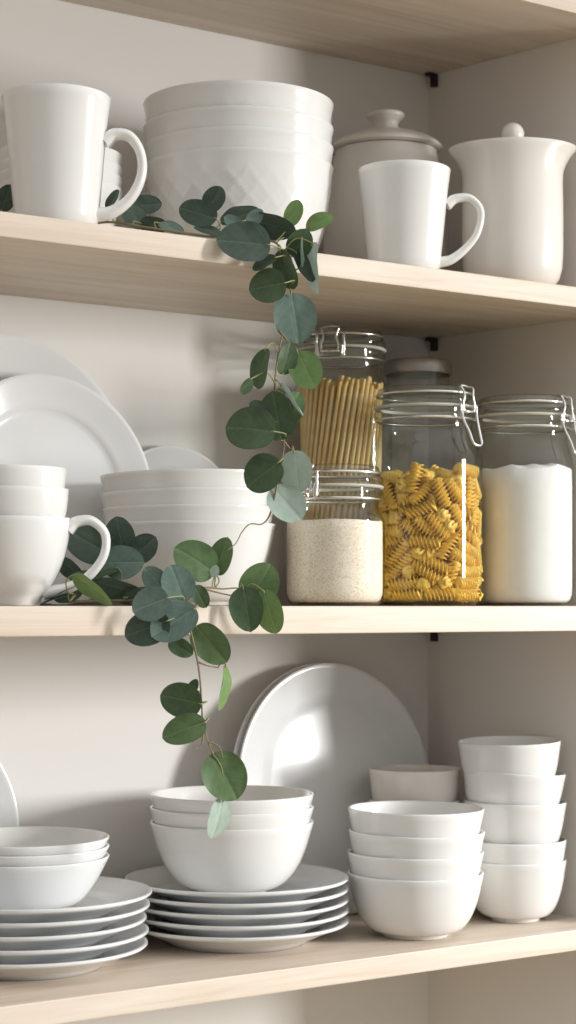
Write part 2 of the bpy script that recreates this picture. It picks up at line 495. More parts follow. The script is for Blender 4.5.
eb = emb_mesh('embossed_bowl', 0.0905, 0.0995, 0.056, 0.0013, WHITE, amax=70, e=0.88, t=0.0034, dz=0.0185, lip=0.0010)
xe, _ = at(238.5, 0.132)
stack(eb, 'embossed_bowl', (xe, 0.132, Z_TOP + EPS), [0, 0.0190, 0.0380, 0.0610],
      [f'large white embossed bowl, {o} of the four stacked on the upper shelf' for o in o4], 'bowl', 'embossed bowls on the upper shelf')
# small bowls behind the left mug
hb = bowl_mesh('small_bowl', WHITE, 0.0585, 0.066, 0.028, amax=62, t=0.0022, dz=0.0100)
xh, _ = at(59, 0.175)
stack(hb, 'small_bowl', (xh, 0.175, Z_TOP + EPS), [0, 0.0105, 0.0205, 0.0315],
      [f'small white bowl, {o} of the four nested behind the tall upper mug' for o in o4], 'bowl', 'small bowls behind the upper mug')
# bowls on the middle shelf
mb_ = emb_mesh('wide_bowl', 0.0800, 0.0755, 0.040, 0.0004, WHITE, amax=68, e=0.97, t=0.0024, dz=0.0110, lip=0.0008)
xm, _ = at(190, 0.122)
stack(mb_, 'wide_bowl', (xm, 0.122, Z_MID + EPS), [0, 0.0150, 0.0300, 0.0465],
      [f'wide white bowl, {o} of the four stacked behind the trailing leaves' for o in o4], 'bowl', 'wide bowls on the eye level shelf',
      [(0, 0, 0.0), (-0.8, 0, -0.0004), (-1.6, 0, -0.0010), (-1.2, 0, -0.0022)])

# --- mugs
def mug_profile(R, H, rb, t=0.0035, curve=None, flare=0.0015):
    n = 16; O = []
    for i in range(n + 1):
        u = i / n
        r = curve(u) if curve else rb + (R - flare - rb) * u ** 0.85 + flare * u ** 8
        O.append((r, 0.006 + (H - 0.006) * u))
    P = [(0, 0.003), (rb * 0.78, 0.003), (rb * 0.82, 0), (rb * 0.9, 0), (rb * 0.97, 0.0022)] + O
    r, z = O[-1]
    P += [(r - t * 0.2, z + t * 0.3), (r - t * 0.5, z + t * 0.4), (r - t * 0.8, z + t * 0.3)]
    P += [(max(q[0] - t, rb * 0.6), q[1] + (0 if i else 0)) for i, q in list(enumerate(O))[::-1][:-1]]
    P += [(rb * 0.75, 0.0085), (0, 0.0080)]
    return P
def mug(px, Y, zs, prof, hpts, hr, label, mat, name='mug', handle=True, dz=0.0, group=None):
    x, d = at(px, Y)
    t = thing(name, label, 'mug', (x, Y, zs + EPS + dz), -YAW, group)
    bm = bmesh.new(); lathe(bm, prof, 72); obj('body', bm, mat, t, angle=50)
    if handle:
        bm = bmesh.new(); p = spline([Vector((a, 0, b)) for a, b in hpts], 8); n = len(p)
        rad = [hr * (1.25 - 0.45 * math.sin(PI * i / (n - 1))) for i in range(n)]
        tube(bm, p, rad, 14, flat=1.45, up=(0, 1, 0)); obj('handle', bm, mat, t, angle=60)
    return t
Y1 = 0.050
mug(56.5, Y1, Z_TOP, mug_profile(0.0465, 0.1130, 0.0335, curve=lambda u: 0.0350 + 0.0092 * u ** 0.8 + 0.0023 * u ** 6),
    [(0.0412, 0.0755), (0.0500, 0.0825), (0.0630, 0.0805), (0.0720, 0.0660), (0.0725, 0.0470), (0.0635, 0.0285), (0.0480, 0.0165), (0.0330, 0.0140)], 0.0051,
    'tall white mug at the left end of the upper shelf, handle towards the bowls', WHITE)
mug(404, 0.047, Z_TOP, mug_profile(0.0450, 0.1000, 0.0330, curve=lambda u: 0.0345 + 0.0093 * u ** 0.9 + 0.0012 * u ** 6),
    [(0.0412, 0.0672), (0.0500, 0.0735), (0.0640, 0.0735), (0.0740, 0.0615), (0.0710, 0.0410), (0.0600, 0.0260), (0.0460, 0.0150), (0.0330, 0.0120)], 0.0044,
    'white mug in front of the lidded canister on the upper shelf', WHITE)
cupc = lambda u: 0.0250 + 0.0230 * (1 - (1 - u) ** 2.1) ** 0.85 + 0.0020 * u
mp_ = mug_profile(0.0500, 0.0745, 0.025, t=0.0013, curve=cupc)
mug(12.5, 0.078, Z_MID, mp_,
    [(0.0478, 0.0650), (0.0550, 0.0715), (0.0680, 0.0725), (0.0795, 0.0610), (0.0780, 0.0420), (0.0640, 0.0240), (0.0470, 0.0150), (0.0270, 0.0105)], 0.0048,
    'white rounded mug with its handle out, bottom of the mug stack at eye level', WHITE, group='mugs stacked at eye level')
for dz, lab in ((0.0250, 'white rounded cup, middle of the three cups stacked beside the wide bowls'), (0.0425, 'white rounded cup, topmost of the three cups stacked beside the wide bowls')):
    x, d = at(11.5 if dz < .03 else 10.5, 0.078)
    bm = bmesh.new(); lathe(bm, [(r_ * (0.975 if dz < .03 else 0.952), z_) for r_, z_ in mp_], 72)
    o = obj('cup', bm, WHITE, None, (x, 0.078, Z_MID + EPS + dz), angle=50); tag(o, lab, 'cup', 'mugs stacked at eye level')

# --- lidded canister (in shadow)
x, d = at(386, 0.186)
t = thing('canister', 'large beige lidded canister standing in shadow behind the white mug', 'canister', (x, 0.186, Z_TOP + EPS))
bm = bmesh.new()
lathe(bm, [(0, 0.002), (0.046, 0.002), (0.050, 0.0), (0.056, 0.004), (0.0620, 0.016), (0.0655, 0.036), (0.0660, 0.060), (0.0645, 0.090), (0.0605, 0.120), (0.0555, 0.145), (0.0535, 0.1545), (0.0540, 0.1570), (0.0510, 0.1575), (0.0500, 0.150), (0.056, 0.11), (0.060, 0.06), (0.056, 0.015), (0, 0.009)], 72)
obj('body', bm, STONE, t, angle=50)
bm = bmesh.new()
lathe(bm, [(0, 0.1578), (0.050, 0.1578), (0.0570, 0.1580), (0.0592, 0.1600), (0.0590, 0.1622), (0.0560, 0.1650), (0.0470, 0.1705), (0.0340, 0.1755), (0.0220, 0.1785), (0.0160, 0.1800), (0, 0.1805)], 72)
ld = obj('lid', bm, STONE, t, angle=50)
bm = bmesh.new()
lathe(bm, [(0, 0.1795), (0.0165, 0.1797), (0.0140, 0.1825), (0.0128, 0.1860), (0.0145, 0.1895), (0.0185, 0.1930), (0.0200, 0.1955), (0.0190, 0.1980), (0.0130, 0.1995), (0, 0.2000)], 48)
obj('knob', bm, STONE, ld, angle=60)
# --- flared pot with ball knob
x, d = at(512.5, 0.062)
t = thing('lidded_pot', 'cream white pot with flared lip and ball knob lid beside the right wall', 'pot', (x, 0.062, Z_TOP + EPS), -YAW)
bm = bmesh.new()
def spout(i, r, z, a):
    k = max(0, (z - 0.116) / 0.029)
    return 0.0120 * min(k, 1.0) ** 2.2 * abs(math.cos(a)) ** 3 if k > 0 else 0
lathe(bm, [(0, 0.003), (0.030, 0.003), (0.031, 0.0), (0.036, 0.0008), (0.0425, 0.0050), (0.0475, 0.0120), (0.0502, 0.0220), (0.0512, 0.036), (0.0514, 0.060), (0.0512, 0.090), (0.0508, 0.108), (0.0510, 0.116), (0.0514, 0.122), (0.0521, 0.128), (0.0528, 0.134), (0.0534, 0.139), (0.0538, 0.1428), (0.0530, 0.1450), (0.0515, 0.1450), (0.0505, 0.140), (0.0495, 0.130), (0.0485, 0.11), (0.048, 0.03), (0.040, 0.012), (0, 0.009)], 96, spout)
obj('body', bm, CREAM, t, angle=60)
bm = bmesh.new()
lathe(bm, [(0, 0.1395), (0.0480, 0.1395), (0.0490, 0.1415), (0.0470, 0.1440), (0.0350, 0.1470), (0.0180, 0.1485), (0, 0.1488)], 64)
ld = obj('lid', bm, CREAM, t, angle=60)
bm = bmesh.new(); r = 0.0118
lathe(bm, [(0, 0.1480), (0.0062, 0.1482), (0.0058, 0.1505)] + [(r * math.cos(a), 0.1605 + r * math.sin(a)) for a in [math.radians(-58 + i * 14.7) for i in range(10)]] + [(0, 0.1605 + r)], 40)
obj('knob', bm, CREAM, ld, angle=80)

# ------------------------------------------------------------------ glass jars
def jar(px, Y, R, H, rn, label, clasp_dir, hinge=True, sh=0.034):
    """clip-top jar; clasp_dir = angle (deg, in camera-right frame) of the clasp"""
    x, d = at(px, Y)
    t = thing('storage_jar', label, 'jar', (x, Y, Z_MID + EPS), -YAW, 'clip top glass jars')
    zn = H - 0.040
    zs = zn - sh
    P = [(0, 0.0035), (R * 0.72, 0.0035), (R * 0.80, 0.0), (R * 0.86, 0.0004), (R * 0.93, 0.0035), (R * 0.975, 0.009), (R, 0.018)]
    P += [(R, 0.018 + (zs - 0.018) * k / 6) for k in range(1, 7)]
    for k in range(1, 9):
        u = k / 8; P.append((R + (rn - 0.0025 - R) * (0.5 - 0.5 * math.cos(PI * u)), zs + (zn - zs) * u))
    P += [(rn - 0.0025, zn + 0.004), (rn - 0.0015, zn + 0.008), (rn + 0.0012, zn + 0.0105), (rn + 0.0022, zn + 0.0135), (rn + 0.0022, zn + 0.0165), (rn + 0.0006, zn + 0.0185), (rn - 0.0045, zn + 0.0185), (rn - 0.0050, zn + 0.010)]
    bm = bmesh.new(); lathe(bm, P, 80); obj('glass_body', bm, GLASS, t, angle=60)
    bm = bmesh.new()
    lathe(bm, [(rn - 0.004, H - 0.0214), (rn + 0.0018, H - 0.0214), (rn + 0.0034, H - 0.0200), (rn + 0.0018, H - 0.0186), (rn - 0.004, H - 0.0186), (rn - 0.004, H - 0.0214)], 64)
    obj('rubber_seal', bm, SEAL, t, angle=60)
    bm = bmesh.new()
    lathe(bm, [(0, H - 0.0125), (rn - 0.006, H - 0.0125), (rn - 0.004, H - 0.0185), (rn + 0.0012, H - 0.0185), (rn + 0.0024, H - 0.0170), (rn + 0.0026, H - 0.0125), (rn + 0.0012, H - 0.0105), (rn - 0.0010, H - 0.0085), (rn - 0.0008, H - 0.0040), (rn - 0.0022, H - 0.0010), (rn - 0.0050, H), (rn - 0.0085, H - 0.0012), (rn - 0.0105, H - 0.0035), (0, H - 0.0040)], 72)
    obj('lid', bm, GLASS, t, angle=60)
    bm = bmesh.new(); torus(bm, rn + 0.0006, 0.0014, H - 0.0072, 64); torus(bm, rn + 0.0006, 0.0014, H - 0.0318, 64)
    wb = obj('wire_bail', bm, STEEL, t)
    # clasp
    a0 = math.radians(clasp_dir)
    def cp(da, rr, z): return Vector((rr * math.cos(a0 + da), rr * math.sin(a0 + da), z))
    w = 0.0085 / rn
    bm = bmesh.new()
    # upper loop hooking over the lid ring, joined to the lever pivot
    for s in (-1, 1):
        tube(bm, spline([cp(s * w * 0.9, rn - 0.001, H - 0.0010), cp(s * w, rn + 0.0042, H - 0.0025), cp(s * w * 0.7, rn + 0.0060, H - 0.0110), cp(s * w * 0.95, rn + 0.0062, H - 0.0200), cp(s * w * 0.8, rn + 0.0062, H - 0.0265)], 5), 0.00115, 8)
    tube(bm, spline([cp(-w * 0.9, rn - 0.001, H - 0.0010), cp(0, rn - 0.0012, H - 0.0002), cp(w * 0.9, rn - 0.001, H - 0.0010)], 5), 0.00115, 8)
    tube(bm, [cp(-w * 1.1, rn + 0.0062, H - 0.0262), cp(w * 1.1, rn + 0.0062, H - 0.0262)], 0.0016, 8)
    # coil at the neck ring
    for s in (-1, 1):
        tube(bm, spline([cp(s * w * 1.25, rn + 0.0008, H - 0.0318), cp(s * w * 1.3, rn + 0.0050, H - 0.0335), cp(s * w * 1.3, rn + 0.0066, H - 0.0290), cp(s * w * 1.3, rn + 0.0068, H - 0.0190)], 5), 0.0011, 8)
    obj('clasp', bm, STEEL, wb)
    bm = bmesh.new()
    lv = [cp(-w * 1.15, rn + 0.0066, H - 0.0200), cp(-w * 1.15, rn + 0.0082, H - 0.0330), cp(-w * 0.75, rn + 0.0135, H - 0.0480), cp(-w * 0.6, rn + 0.0165, H - 0.0575), cp(0, rn + 0.0172, H - 0.0600),
          cp(w * 0.6, rn + 0.0165, H - 0.0575), cp(w * 0.75, rn + 0.0135, H - 0.0480), cp(w * 1.15, rn + 0.0082, H - 0.0330), cp(w * 1.15, rn + 0.0066, H - 0.0200)]
    if hinge == 'lever': tube(bm, spline(lv, 5), 0.00135, 8); obj('lever', bm, STEEL, wb)
    else:
        # the hinge side: short double wire bent from the lid ring to the neck ring
        tube(bm, spline([cp(-w * 1.6, rn + 0.0012, H - 0.0072), cp(-w * 1.5, rn + 0.0052, H - 0.0090), cp(-w * 1.5, rn + 0.0062, H - 0.0260), cp(-w * 1.2, rn + 0.0062, H - 0.0325), cp(w * 1.2, rn + 0.0062, H - 0.0325), cp(w * 1.5, rn + 0.0062, H - 0.0260), cp(w * 1.5, rn + 0.0052, H - 0.0090), cp(w * 1.6, rn + 0.0012, H - 0.0072)], 5), 0.0013, 8); obj('hinge', bm, STEEL, wb)
    return t, x

# fusilli jar and flour jar share a shape
FJ = dict(px=425.5, Y=0.078, R=0.0562, H=0.2155, rn=0.0487)
_, fx = jar(FJ['px'], FJ['Y'], FJ['R'], FJ['H'], FJ['rn'], 'clip top glass jar filled with yellow spiral pasta, beside the flour jar', -43, 'lever')
LJ = dict(px=523.5, Y=0.062, R=0.0512, H=0.2120, rn=0.0465)
_, lx = jar(LJ['px'], LJ['Y'], LJ['R'], LJ['H'], LJ['rn'], 'clip top glass jar of white flour, rightmost beside the side wall', -38, 'lever')
SJ = dict(px=334.7, Y=0.060, R=0.0475, H=0.1320, rn=0.0435)
_, sx = jar(SJ['px'], SJ['Y'], SJ['R'], SJ['H'], SJ['rn'], 'shortest clip top glass jar, half full of tan sugar at the shelf edge', -128, True, 0.012)
PJ = dict(px=341, Y=0.196, R=0.0530, H=0.2850, rn=0.0440)
_, px_ = jar(PJ['px'], PJ['Y'], PJ['R'], PJ['H'], PJ['rn'], 'tallest clip top glass jar, holding long pasta behind the sugar jar', -105, True)
# small jar with metal lid at the back
x, d = at(418, 0.205)
t = thing('storage_jar', 'glass jar with a flat grey metal lid in the back corner behind the spiral pasta', 'jar', (x, 0.205, Z_MID + EPS))
bm = bmesh.new()
lathe(bm, [(0, 0.003), (0.028, 0.003), (0.031, 0), (0.035, 0.001), (0.039, 0.008), (0.040, 0.02), (0.040, 0.205), (0.039, 0.218), (0.0345, 0.2295), (0.0335, 0.234), (0.0335, 0.2515), (0.031, 0.2520)], 64)
obj('glass_body', bm, GLASS, t, angle=60)
bm = bmesh.new()
lathe(bm, [(0.0345, 0.2480), (0.0365, 0.2485), (0.0372, 0.2500), (0.0372, 0.2600), (0.0362, 0.2625), (0.0335, 0.2635), (0, 0.2635), (0, 0.2610), (0.034, 0.2605), (0.0345, 0.2480)], 64)
obj('lid', bm, DULL, t, angle=40)

# contents ----------------------------------------------------------
def filling(name, px, Y, R, h, mat, bump, label, cat):
    x, d = at(px, Y); rr = R - 0.0020
    P = [(0, 0.0048), (R * 0.74, 0.0048), (R * 0.84, 0.0030), (R * 0.915, 0.0060), (R * 0.955, 0.0110), (rr, 0.020)]
    P += [(rr, 0.02 + (h - 0.02) * k / 6) for k in range(1, 6)]
    P += [(rr - 0.0004, h), (rr * 0.97, h + 0.0006)] + [(rr * q, h + 0.001) for q in (0.85, 0.7, 0.55, 0.4, 0.25, 0.1)] + [(0, h + 0.001)]
    n0 = len(P) - 9
    bm = bmesh.new(); lathe(bm, P, 72)
    from mathutils import noise
    for v in bm.verts:
        if v.co.z > h - 0.001:
            v.co.z += bump * (noise.noise(Vector((v.co.x * 38, v.co.y * 38, px))) + 0.35 * noise.noise(Vector((v.co.x * 130, v.co.y * 130, px))) ) - bump * 0.3
    o = obj(name, bm, mat, None, (x, Y, Z_MID + EPS), (0, 0, -YAW), angle=70)
    tag(o, label, cat, None, 'stuff')
filling('flour', LJ['px'], LJ['Y'], LJ['R'], 0.1395, FLOUR, 0.0065, 'white flour heaped inside the rightmost glass jar', 'flour')
filling('sugar', SJ['px'], SJ['Y'], SJ['R'], 0.0800, SUGAR, 0.0015, 'tan granulated sugar inside the shortest glass jar', 'sugar')

# long pasta: strands standing in the tallest jar, twisted together
def strand_mesh(L, seed):
    bm = bmesh.new()
    tube(bm, [(0, 0, 0), (0.0004 * math.sin(seed), 0, L * 0.33), (0.0004 * math.cos(seed), 0.0003, L * 0.66), (0, 0, L)], 0.0023, 6)
    return mesh_from(bm, 'spaghetti_strand', SPAG)
sm = [strand_mesh(0.222, 1), strand_mesh(0.217, 2), strand_mesh(0.226, 4)]
rg = random.Random(3)
for ring, (rad, n) in enumerate(((0.0412, 42), (0.0358, 37), (0.0304, 31), (0.0248, 25), (0.0188, 17))):
    tw = math.radians(44 - 3 * ring)
    for k in range(n):
        a = 2 * PI * k / n + rg.uniform(-0.006, 0.006) + ring * 0.3
        rb, rt = rad + 0.0028, rad + 0.0009 + rg.uniform(-0.0003, 0.0003)
        lift = rg.uniform(0, 0.005); p0 = Vector((rb * math.cos(a), rb * math.sin(a), 0.0062 + lift))
        p1 = Vector((rt * math.cos(a + tw), rt * math.sin(a + tw), 0.0062 + lift + 0.222))
        o = bpy.data.objects.new('spaghetti_strand', sm[rg.randrange(3)]); C.objects.link(o)
        o.rotation_mode = 'QUATERNION'; o.rotation_quaternion = (p1 - p0).to_track_quat('Z', 'Y')
        o.location = Vector((px_, PJ['Y'], Z_MID + EPS)) + p0
        tag(o, 'golden strand of long pasta among many standing in the tallest jar', 'pasta', 'long pasta strands in the tallest jar')

# spiral pasta: settle capsules (3 balls each) inside the jar, then put one spiral on each
def fusilli_mesh():
    bm = bmesh.new(); L = 0.030; nz = 46; nt_ = 24; rings = []
    for i in range(nz + 1):
        z = -L / 2 + L * i / nz; ring = []
        e = min(1, i / 3 + 0.80, (nz - i) / 3 + 0.80)
        for k in range(nt_):
            th = 2 * PI * k / nt_
            lob = 0.5 + 0.5 * math.cos(3 * (th - 520 * z))
            r = 0.0071 * e * (0.27 + 0.73 * lob ** 1.2)
            ring.append(bm.verts.new((r * math.cos(th), r * math.sin(th), z)))
        rings.append(ring)
    for A, B in zip(rings, rings[1:]):
        for k in range(nt_):
            k2 = (k + 1) % nt_
            bm.faces.new((A[k], A[k2], B[k2], B[k]))
    bm.faces.new(rings[0][::-1]); bm.faces.new(rings[-1])
    return mesh_from(bm, 'spiral_pasta', FUSILLI)
fm = fusilli_mesh()
def settle(n, R, h, seed):
    rs = np.random.RandomState(seed)
    a = rs.uniform(0, 2 * PI, n); r = (R - 0.008) * np.sqrt(rs.uniform(0, 1, n))
    c = np.stack([r * np.cos(a), r * np.sin(a), rs.uniform(0.012, h, n)], 1)
    u = rs.normal(size=(n, 3)); u[:, 2] *= 0.6; u /= np.linalg.norm(u, axis=1)[:, None]
    br = 0.0062; off = np.array([-0.0098, 0, 0.0098])
    for it in range(300):
        q = (c[:, None, :] + off[None, :, None] * u[:, None, :]).reshape(-1, 3)
        idx = np.repeat(np.arange(n), 3)
        dlt = q[:, None, :] - q[None, :, :]
        dist = np.linalg.norm(dlt, axis=2) + 1e-9
        ov = np.clip(2 * br - dist, 0, None); ov[idx[:, None] == idx[None, :]] = 0
        push = (dlt / dist[:, :, None] * ov[:, :, None]).sum(1) * 0.28
        rr = np.linalg.norm(q[:, :2], axis=1) + 1e-9
        ex = np.clip(rr - (R - br - 0.0012), 0, None)
        push[:, :2] -= q[:, :2] / rr[:, None] * ex[:, None] * 0.8
        push[:, 2] += np.clip(0.0050 + br - q[:, 2], 0, None) * 0.8
        push[:, 2] -= np.clip(q[:, 2] - (h + 0.004), 0, None) * 0.5
        push[:, 2] -= 0.00012 * (it < 230)
        P3 = push.reshape(n, 3, 3)
        c += P3.sum(1) / 2.0
        tq = (P3 * off[None, :, None]).sum(1) / (2 * 0.0098 ** 2)
        rh = c.copy(); rh[:, 2] = 0; rl_ = np.linalg.norm(rh, axis=1)[:, None]; rh /= rl_ + 1e-9
        u -= 0.05 * np.clip(rl_ / R - 0.45, 0, 1) * (u * rh).sum(1)[:, None] * rh
        u += tq - (tq * u).sum(1)[:, None] * u
        u /= np.linalg.norm(u, axis=1)[:, None]
    return c, u
pc, pu = settle(300, FJ['R'], 0.143, 5)
for cc, uu in zip(pc, pu):
    o = bpy.data.objects.new('spiral_pasta', fm); C.objects.link(o)
    o.rotation_mode = 'QUATERNION'
    from mathutils import Quaternion
    o.rotation_quaternion = Vector(uu).to_track_quat('Z', 'Y') @ Quaternion((0, 0, 1), rg.uniform(0, 6))
    o.location = Vector((fx, FJ['Y'], Z_MID + EPS)) + Vector(cc)
    tag(o, 'yellow spiral pasta piece among many filling the middle glass jar', 'pasta', 'spiral pasta in the middle jar')

# ------------------------------------------------------------------ eucalyptus
def leaf_mesh(mat, seed):
    r = random.Random(seed); bm = bmesh.new(); nx, ny = 26, 8
    cup = r.uniform(0.08, 0.18); bend = r.uniform(-0.14, 0.12); tw = r.uniform(-0.12, 0.12); wav = r.uniform(0.01, 0.035)
    grid = []
    for i in range(nx + 1):
        t = i / nx; x = -math.cos(PI * t)
        wd = max(0.0, 1 - abs(x) ** 2.1) ** 0.52 * (1 - 0.09 * x)
        if i == 0 or i == nx: wd = 0.0
        row = []
        for j in range(-ny, ny + 1):
            v = j / ny; y = v * wd
            z = cup * y * y + bend * x * x + tw * x * y + wav * math.sin(5 * x + 3 * y) * abs(v) * wd - 0.03 * math.exp(-(y / 0.08) ** 2)
            row.append((x - 0.09 * v * v * (x < -0.3) * (-x - 0.3) * wd + (0.03 if i == nx else 0), y, z))
        grid.append(row)
    vs = []
    for i, row in enumerate(grid):
        if i in (0, nx):
            v = bm.verts.new(row[ny]); vs.append([v])
        else: vs.append([bm.verts.new(c) for c in row])
    for A, B in zip(vs, vs[1:]):
        m = max(len(A), len(B))
        for j in range(m - 1):
            if len(A) == 1: bm.faces.new((A[0], B[j + 1], B[j]))
            elif len(B) == 1: bm.faces.new((A[j], A[j + 1], B[0]))
            else: bm.faces.new((A[j], A[j + 1], B[j + 1], B[j]))
    me = bpy.data.meshes.new('leaf'); bm.to_mesh(me); bm.free(); me.materials.append(mat)
    me.polygons.foreach_set('use_smooth', [True] * len(me.polygons))
    return me
LM = {k: [leaf_mesh(m, 11 * i + ord(k)) for i in range(4)] for k, m in LEAF.items()}

def sprig(label, mains, leaves, base, seed):
    """mains: list of stem paths [(px,py,Y)...]; leaves: (px,py,a,b,angle,Y,colour)"""
    root = thing('eucalyptus_sprig', label, 'plant', base)
    inv = Matrix.Translation(-Vector(base))
    rl = random.Random(seed)
    smb = bmesh.new(); path = []
    for mi, m in enumerate(mains):
        pts = spline([pt(*q) for q in m], 8); n = len(pts)
        r0 = 0.0013 if mi == 0 else 0.0009
        tube(smb, [inv @ p for p in pts], [r0 * (1 - 0.55 * i / (n - 1)) for i in range(n)], 7)
        path += pts
    for (px, py, a, b, ang, Y, col) in leaves:
        c = pt(px, py, Y); s = at(px, Y)[1] / F
        A = a * s * 1.07
        th = math.radians(ang)
        D = (math.cos(th) * RV + math.sin(th) * UV).normalized()
        near = min(path, key=lambda p: (p - (c - D * A)).length)
        near2 = min(path, key=lambda p: (p - (c + D * A)).length)
        ratio = min(1.0, b / a * 1.03)
        asp = 1.0 if ratio > 0.62 else 0.72
        sy = ratio if ratio > 0.62 else 0.72
        phi = 0.0 if ratio > 0.62 else math.acos(min(1, ratio / 0.72))
        if (int(px) + int(py)) % 2: phi = -phi
        phi += rl.uniform(-0.22, 0.22)
        N0 = (-FV + 0.10 * UV).normalized(); N0 = (N0 - D * N0.dot(D)).normalized()
        Pp = N0.cross(D)
        Nn = (math.cos(phi) * N0 + math.sin(phi) * Pp).normalized()
        pit = rl.uniform(-0.25, 0.25)
        D2 = (math.cos(pit) * D + math.sin(pit) * Nn).normalized()
        Nn = (Nn - D2 * Nn.dot(D2)).normalized()
        Yv = Nn.cross(D2)
        M = Matrix((( D2.x, Yv.x, Nn.x, c.x), (D2.y, Yv.y, Nn.y, c.y), (D2.z, Yv.z, Nn.z, c.z), (0, 0, 0, 1)))
        o = bpy.data.objects.new('leaf', LM[col][rl.randrange(4)]); C.objects.link(o); o.parent = root
        o.matrix_local = inv @ M @ Matrix.Diagonal((A, A * sy, A, 1))
        if col == 'p': o['label'] = 'pale silvery leaf'
        if col == 'l': o['label'] = 'bright green leaf'
        bse = c - D2 * A
        if (near - bse).length < 0.055:
            mid = (near + bse) / 2 + Vector((0, 0, 0.002)) - D2 * min(0.006, (near - bse).length * 0.3)
            pet = bmesh.new(); W = M.inverted()
            tube(pet, [W @ p for p in spline([near, mid, bse, bse + D2 * A * 0.15], 5)], 0.00065, 6)
            k = obj('leaf_stalk', pet, STEM, o); k.matrix_parent_inverse = Matrix.Diagonal((1 / A, 1 / (A * sy), 1 / A, 1))
    obj('stem', smb, TWIG, root)
    return root

def z1(X, Y): return 100 + X / 2.4, 180 + Y / 2.4
def z2(X, Y): return 40 + X / 2.057, 480 + Y / 2.057
U = []
def u(X, Y, a, b, ang, dep, col):
    p = z1(X, Y); U.append((p[0], p[1], a / 2.4, b / 2.4, ang, dep, col))
U.append((6, 198, 13, 9, 70, 0.10, 'd'))
u(110, 60, 36, 22, 8, 0.080, 'd'); u(85, 88, 34, 19, -40, 0.066, 'b'); u(130, 108, 32, 14, -15, 0.055, 'd'); u(172, 115, 30, 13, -28, 0.040, 'b')
u(30, 50, 28, 16, 60, 0.095, 'd')
u(275, 45, 30, 26, 60, 0.026, 'd'); u(235, 80, 46, 30, 160, 0.020, 'd'); u(335, 86, 45, 24, 15, 0.026, 'd'); u(258, 122, 32, 18, 170, 0.010, 'd')
u(345, 150, 61, 48, 180, -0.016, 'd'); u(415, 110, 52, 25, -8, 0.006, 'd'); u(372, 90, 24, 16, 50, 0.008, 'b'); u(320, 102, 24, 15, 150, 0.010, 'b')
u(465, 80, 33, 20, 72, 0.0, 'l'); u(527, 100, 33, 19, 28, -0.004, 'l'); u(480, 152, 34, 28, 60, -0.013, 'k'); u(490, 208, 40, 18, -70, -0.018, 'd')
u(512, 212, 58, 18, -85, -0.022, 'p'); u(482, 172, 34, 6, 78, -0.020, 'p'); u(447, 215, 46, 27, -80, -0.017, 'k'); u(402, 255, 42, 38, 190, -0.020, 'k'); u(395, 200, 30, 18, 200, -0.017, 'd')
u(468, 332, 56, 48, -80, -0.024, 'b')
u(387, 452, 46, 24, 250, -0.018, 'k'); u(352, 495, 20, 12, 240, -0.020, 'k'); u(448, 430, 36, 20, 80, -0.018, 'k'); u(495, 457, 47, 36, -65, -0.024, 'l')
u(458, 528, 44, 7, -55, -0.026, 'p'); u(448, 540, 30, 7, -65, -0.024, 'p')
U += [(250, 429, 24, 21, 170, -0.020, 'k'), (277, 416, 23, 17, 100, -0.022, 'k'), (291, 408, 17, 12, 60, -0.016, 'g'), (263, 474, 19.5, 18, 215, -0.020, 'k'),
      (296, 472, 20, 15.5, -85, -0.030, 'p'), (287, 504, 20, 17, -50, -0.026, 'p'), (259, 411, 12, 9, 120, -0.014, 'd')]
up_main = [
    [(10, 222, 0.102), (70, 228, 0.100), (108, 222, 0.085), (150, 228, 0.045), (205, 236, 0.024), (255, 241, 0.014), (276, 243, 0.002), (285, 262, -0.010), (291, 300, -0.016), (284, 328, -0.018), (277, 362, -0.018), (275, 395, -0.018), (283, 425, -0.020), (284, 448, -0.021), (281, 462, -0.021)],
    [(279, 330, -0.018), (291, 345, -0.020), (299, 354, -0.022)],
    [(283, 440, -0.020), (294, 455, -0.024), (298, 470, -0.027)],
    [(281, 462, -0.021), (276, 490, -0.021), (270, 514, -0.020), (262, 524, -0.018), (250, 524, -0.016), (242, 532, -0.014), (236, 543, -0.012), (228, 550, -0.010)],
]
xa, _ = at(255, 0.014)
sprig('eucalyptus sprig lying before the embossed bowls and hanging down past the jars', up_main, U, (xa, 0.014, Z_TOP + 0.001), 21)

L_ = []
def l(X, Y, a, b, ang, dep, col):
    p = z2(X, Y); L_.append((p[0], p[1], a / 2.057, b / 2.057, ang, dep, col))
l(98, 128, 52, 36, 150, 0.075, 'd'); l(165, 118, 40, 30, 100, 0.066, 'd'); l(213, 140, 32, 26, 40, 0.050, 'd'); l(172, 170, 41, 32, 0, 0.040, 'b')
l(110, 224, 46, 13, -35, 0.004, 'l'); l(160, 222, 42, 20, 170, 0.030, 'd'); l(62, 232, 34, 13, 200, 0.050, 'd'); l(95, 205, 34, 16, 160, 0.055, 'd'); l(30, 245, 32, 9, 185, 0.050, 'd'); l(130, 190, 30, 16, 190, 0.050, 'k'); l(205, 235, 28, 12, 10, 0.020, 'd'); l(60, 180, 28, 16, 140, 0.075, 'd')
l(320, 165, 46, 37, 150, 0.008, 'g'); l(373, 157, 38, 23, 70, 0.004, 'g'); l(283, 213, 38, 32, 110, -0.017, 'b'); l(228, 256, 37, 33, 200, -0.026, 'b'); l(236, 205, 30, 22, 130, -0.004, 'b')
l(275, 293, 50, 35, 215, -0.033, 'b'); l(220, 305, 46, 33, 200, -0.020, 'd'); l(330, 240, 24, 16, -60, -0.004, 'k'); l(360, 188, 12, 9, 80, -0.004, 'p')
l(452, 212, 42, 37, 60, -0.014, 'g'); l(425, 265, 44, 32, -80, -0.018, 'k'); l(472, 272, 44, 27, -75, -0.026, 'l')
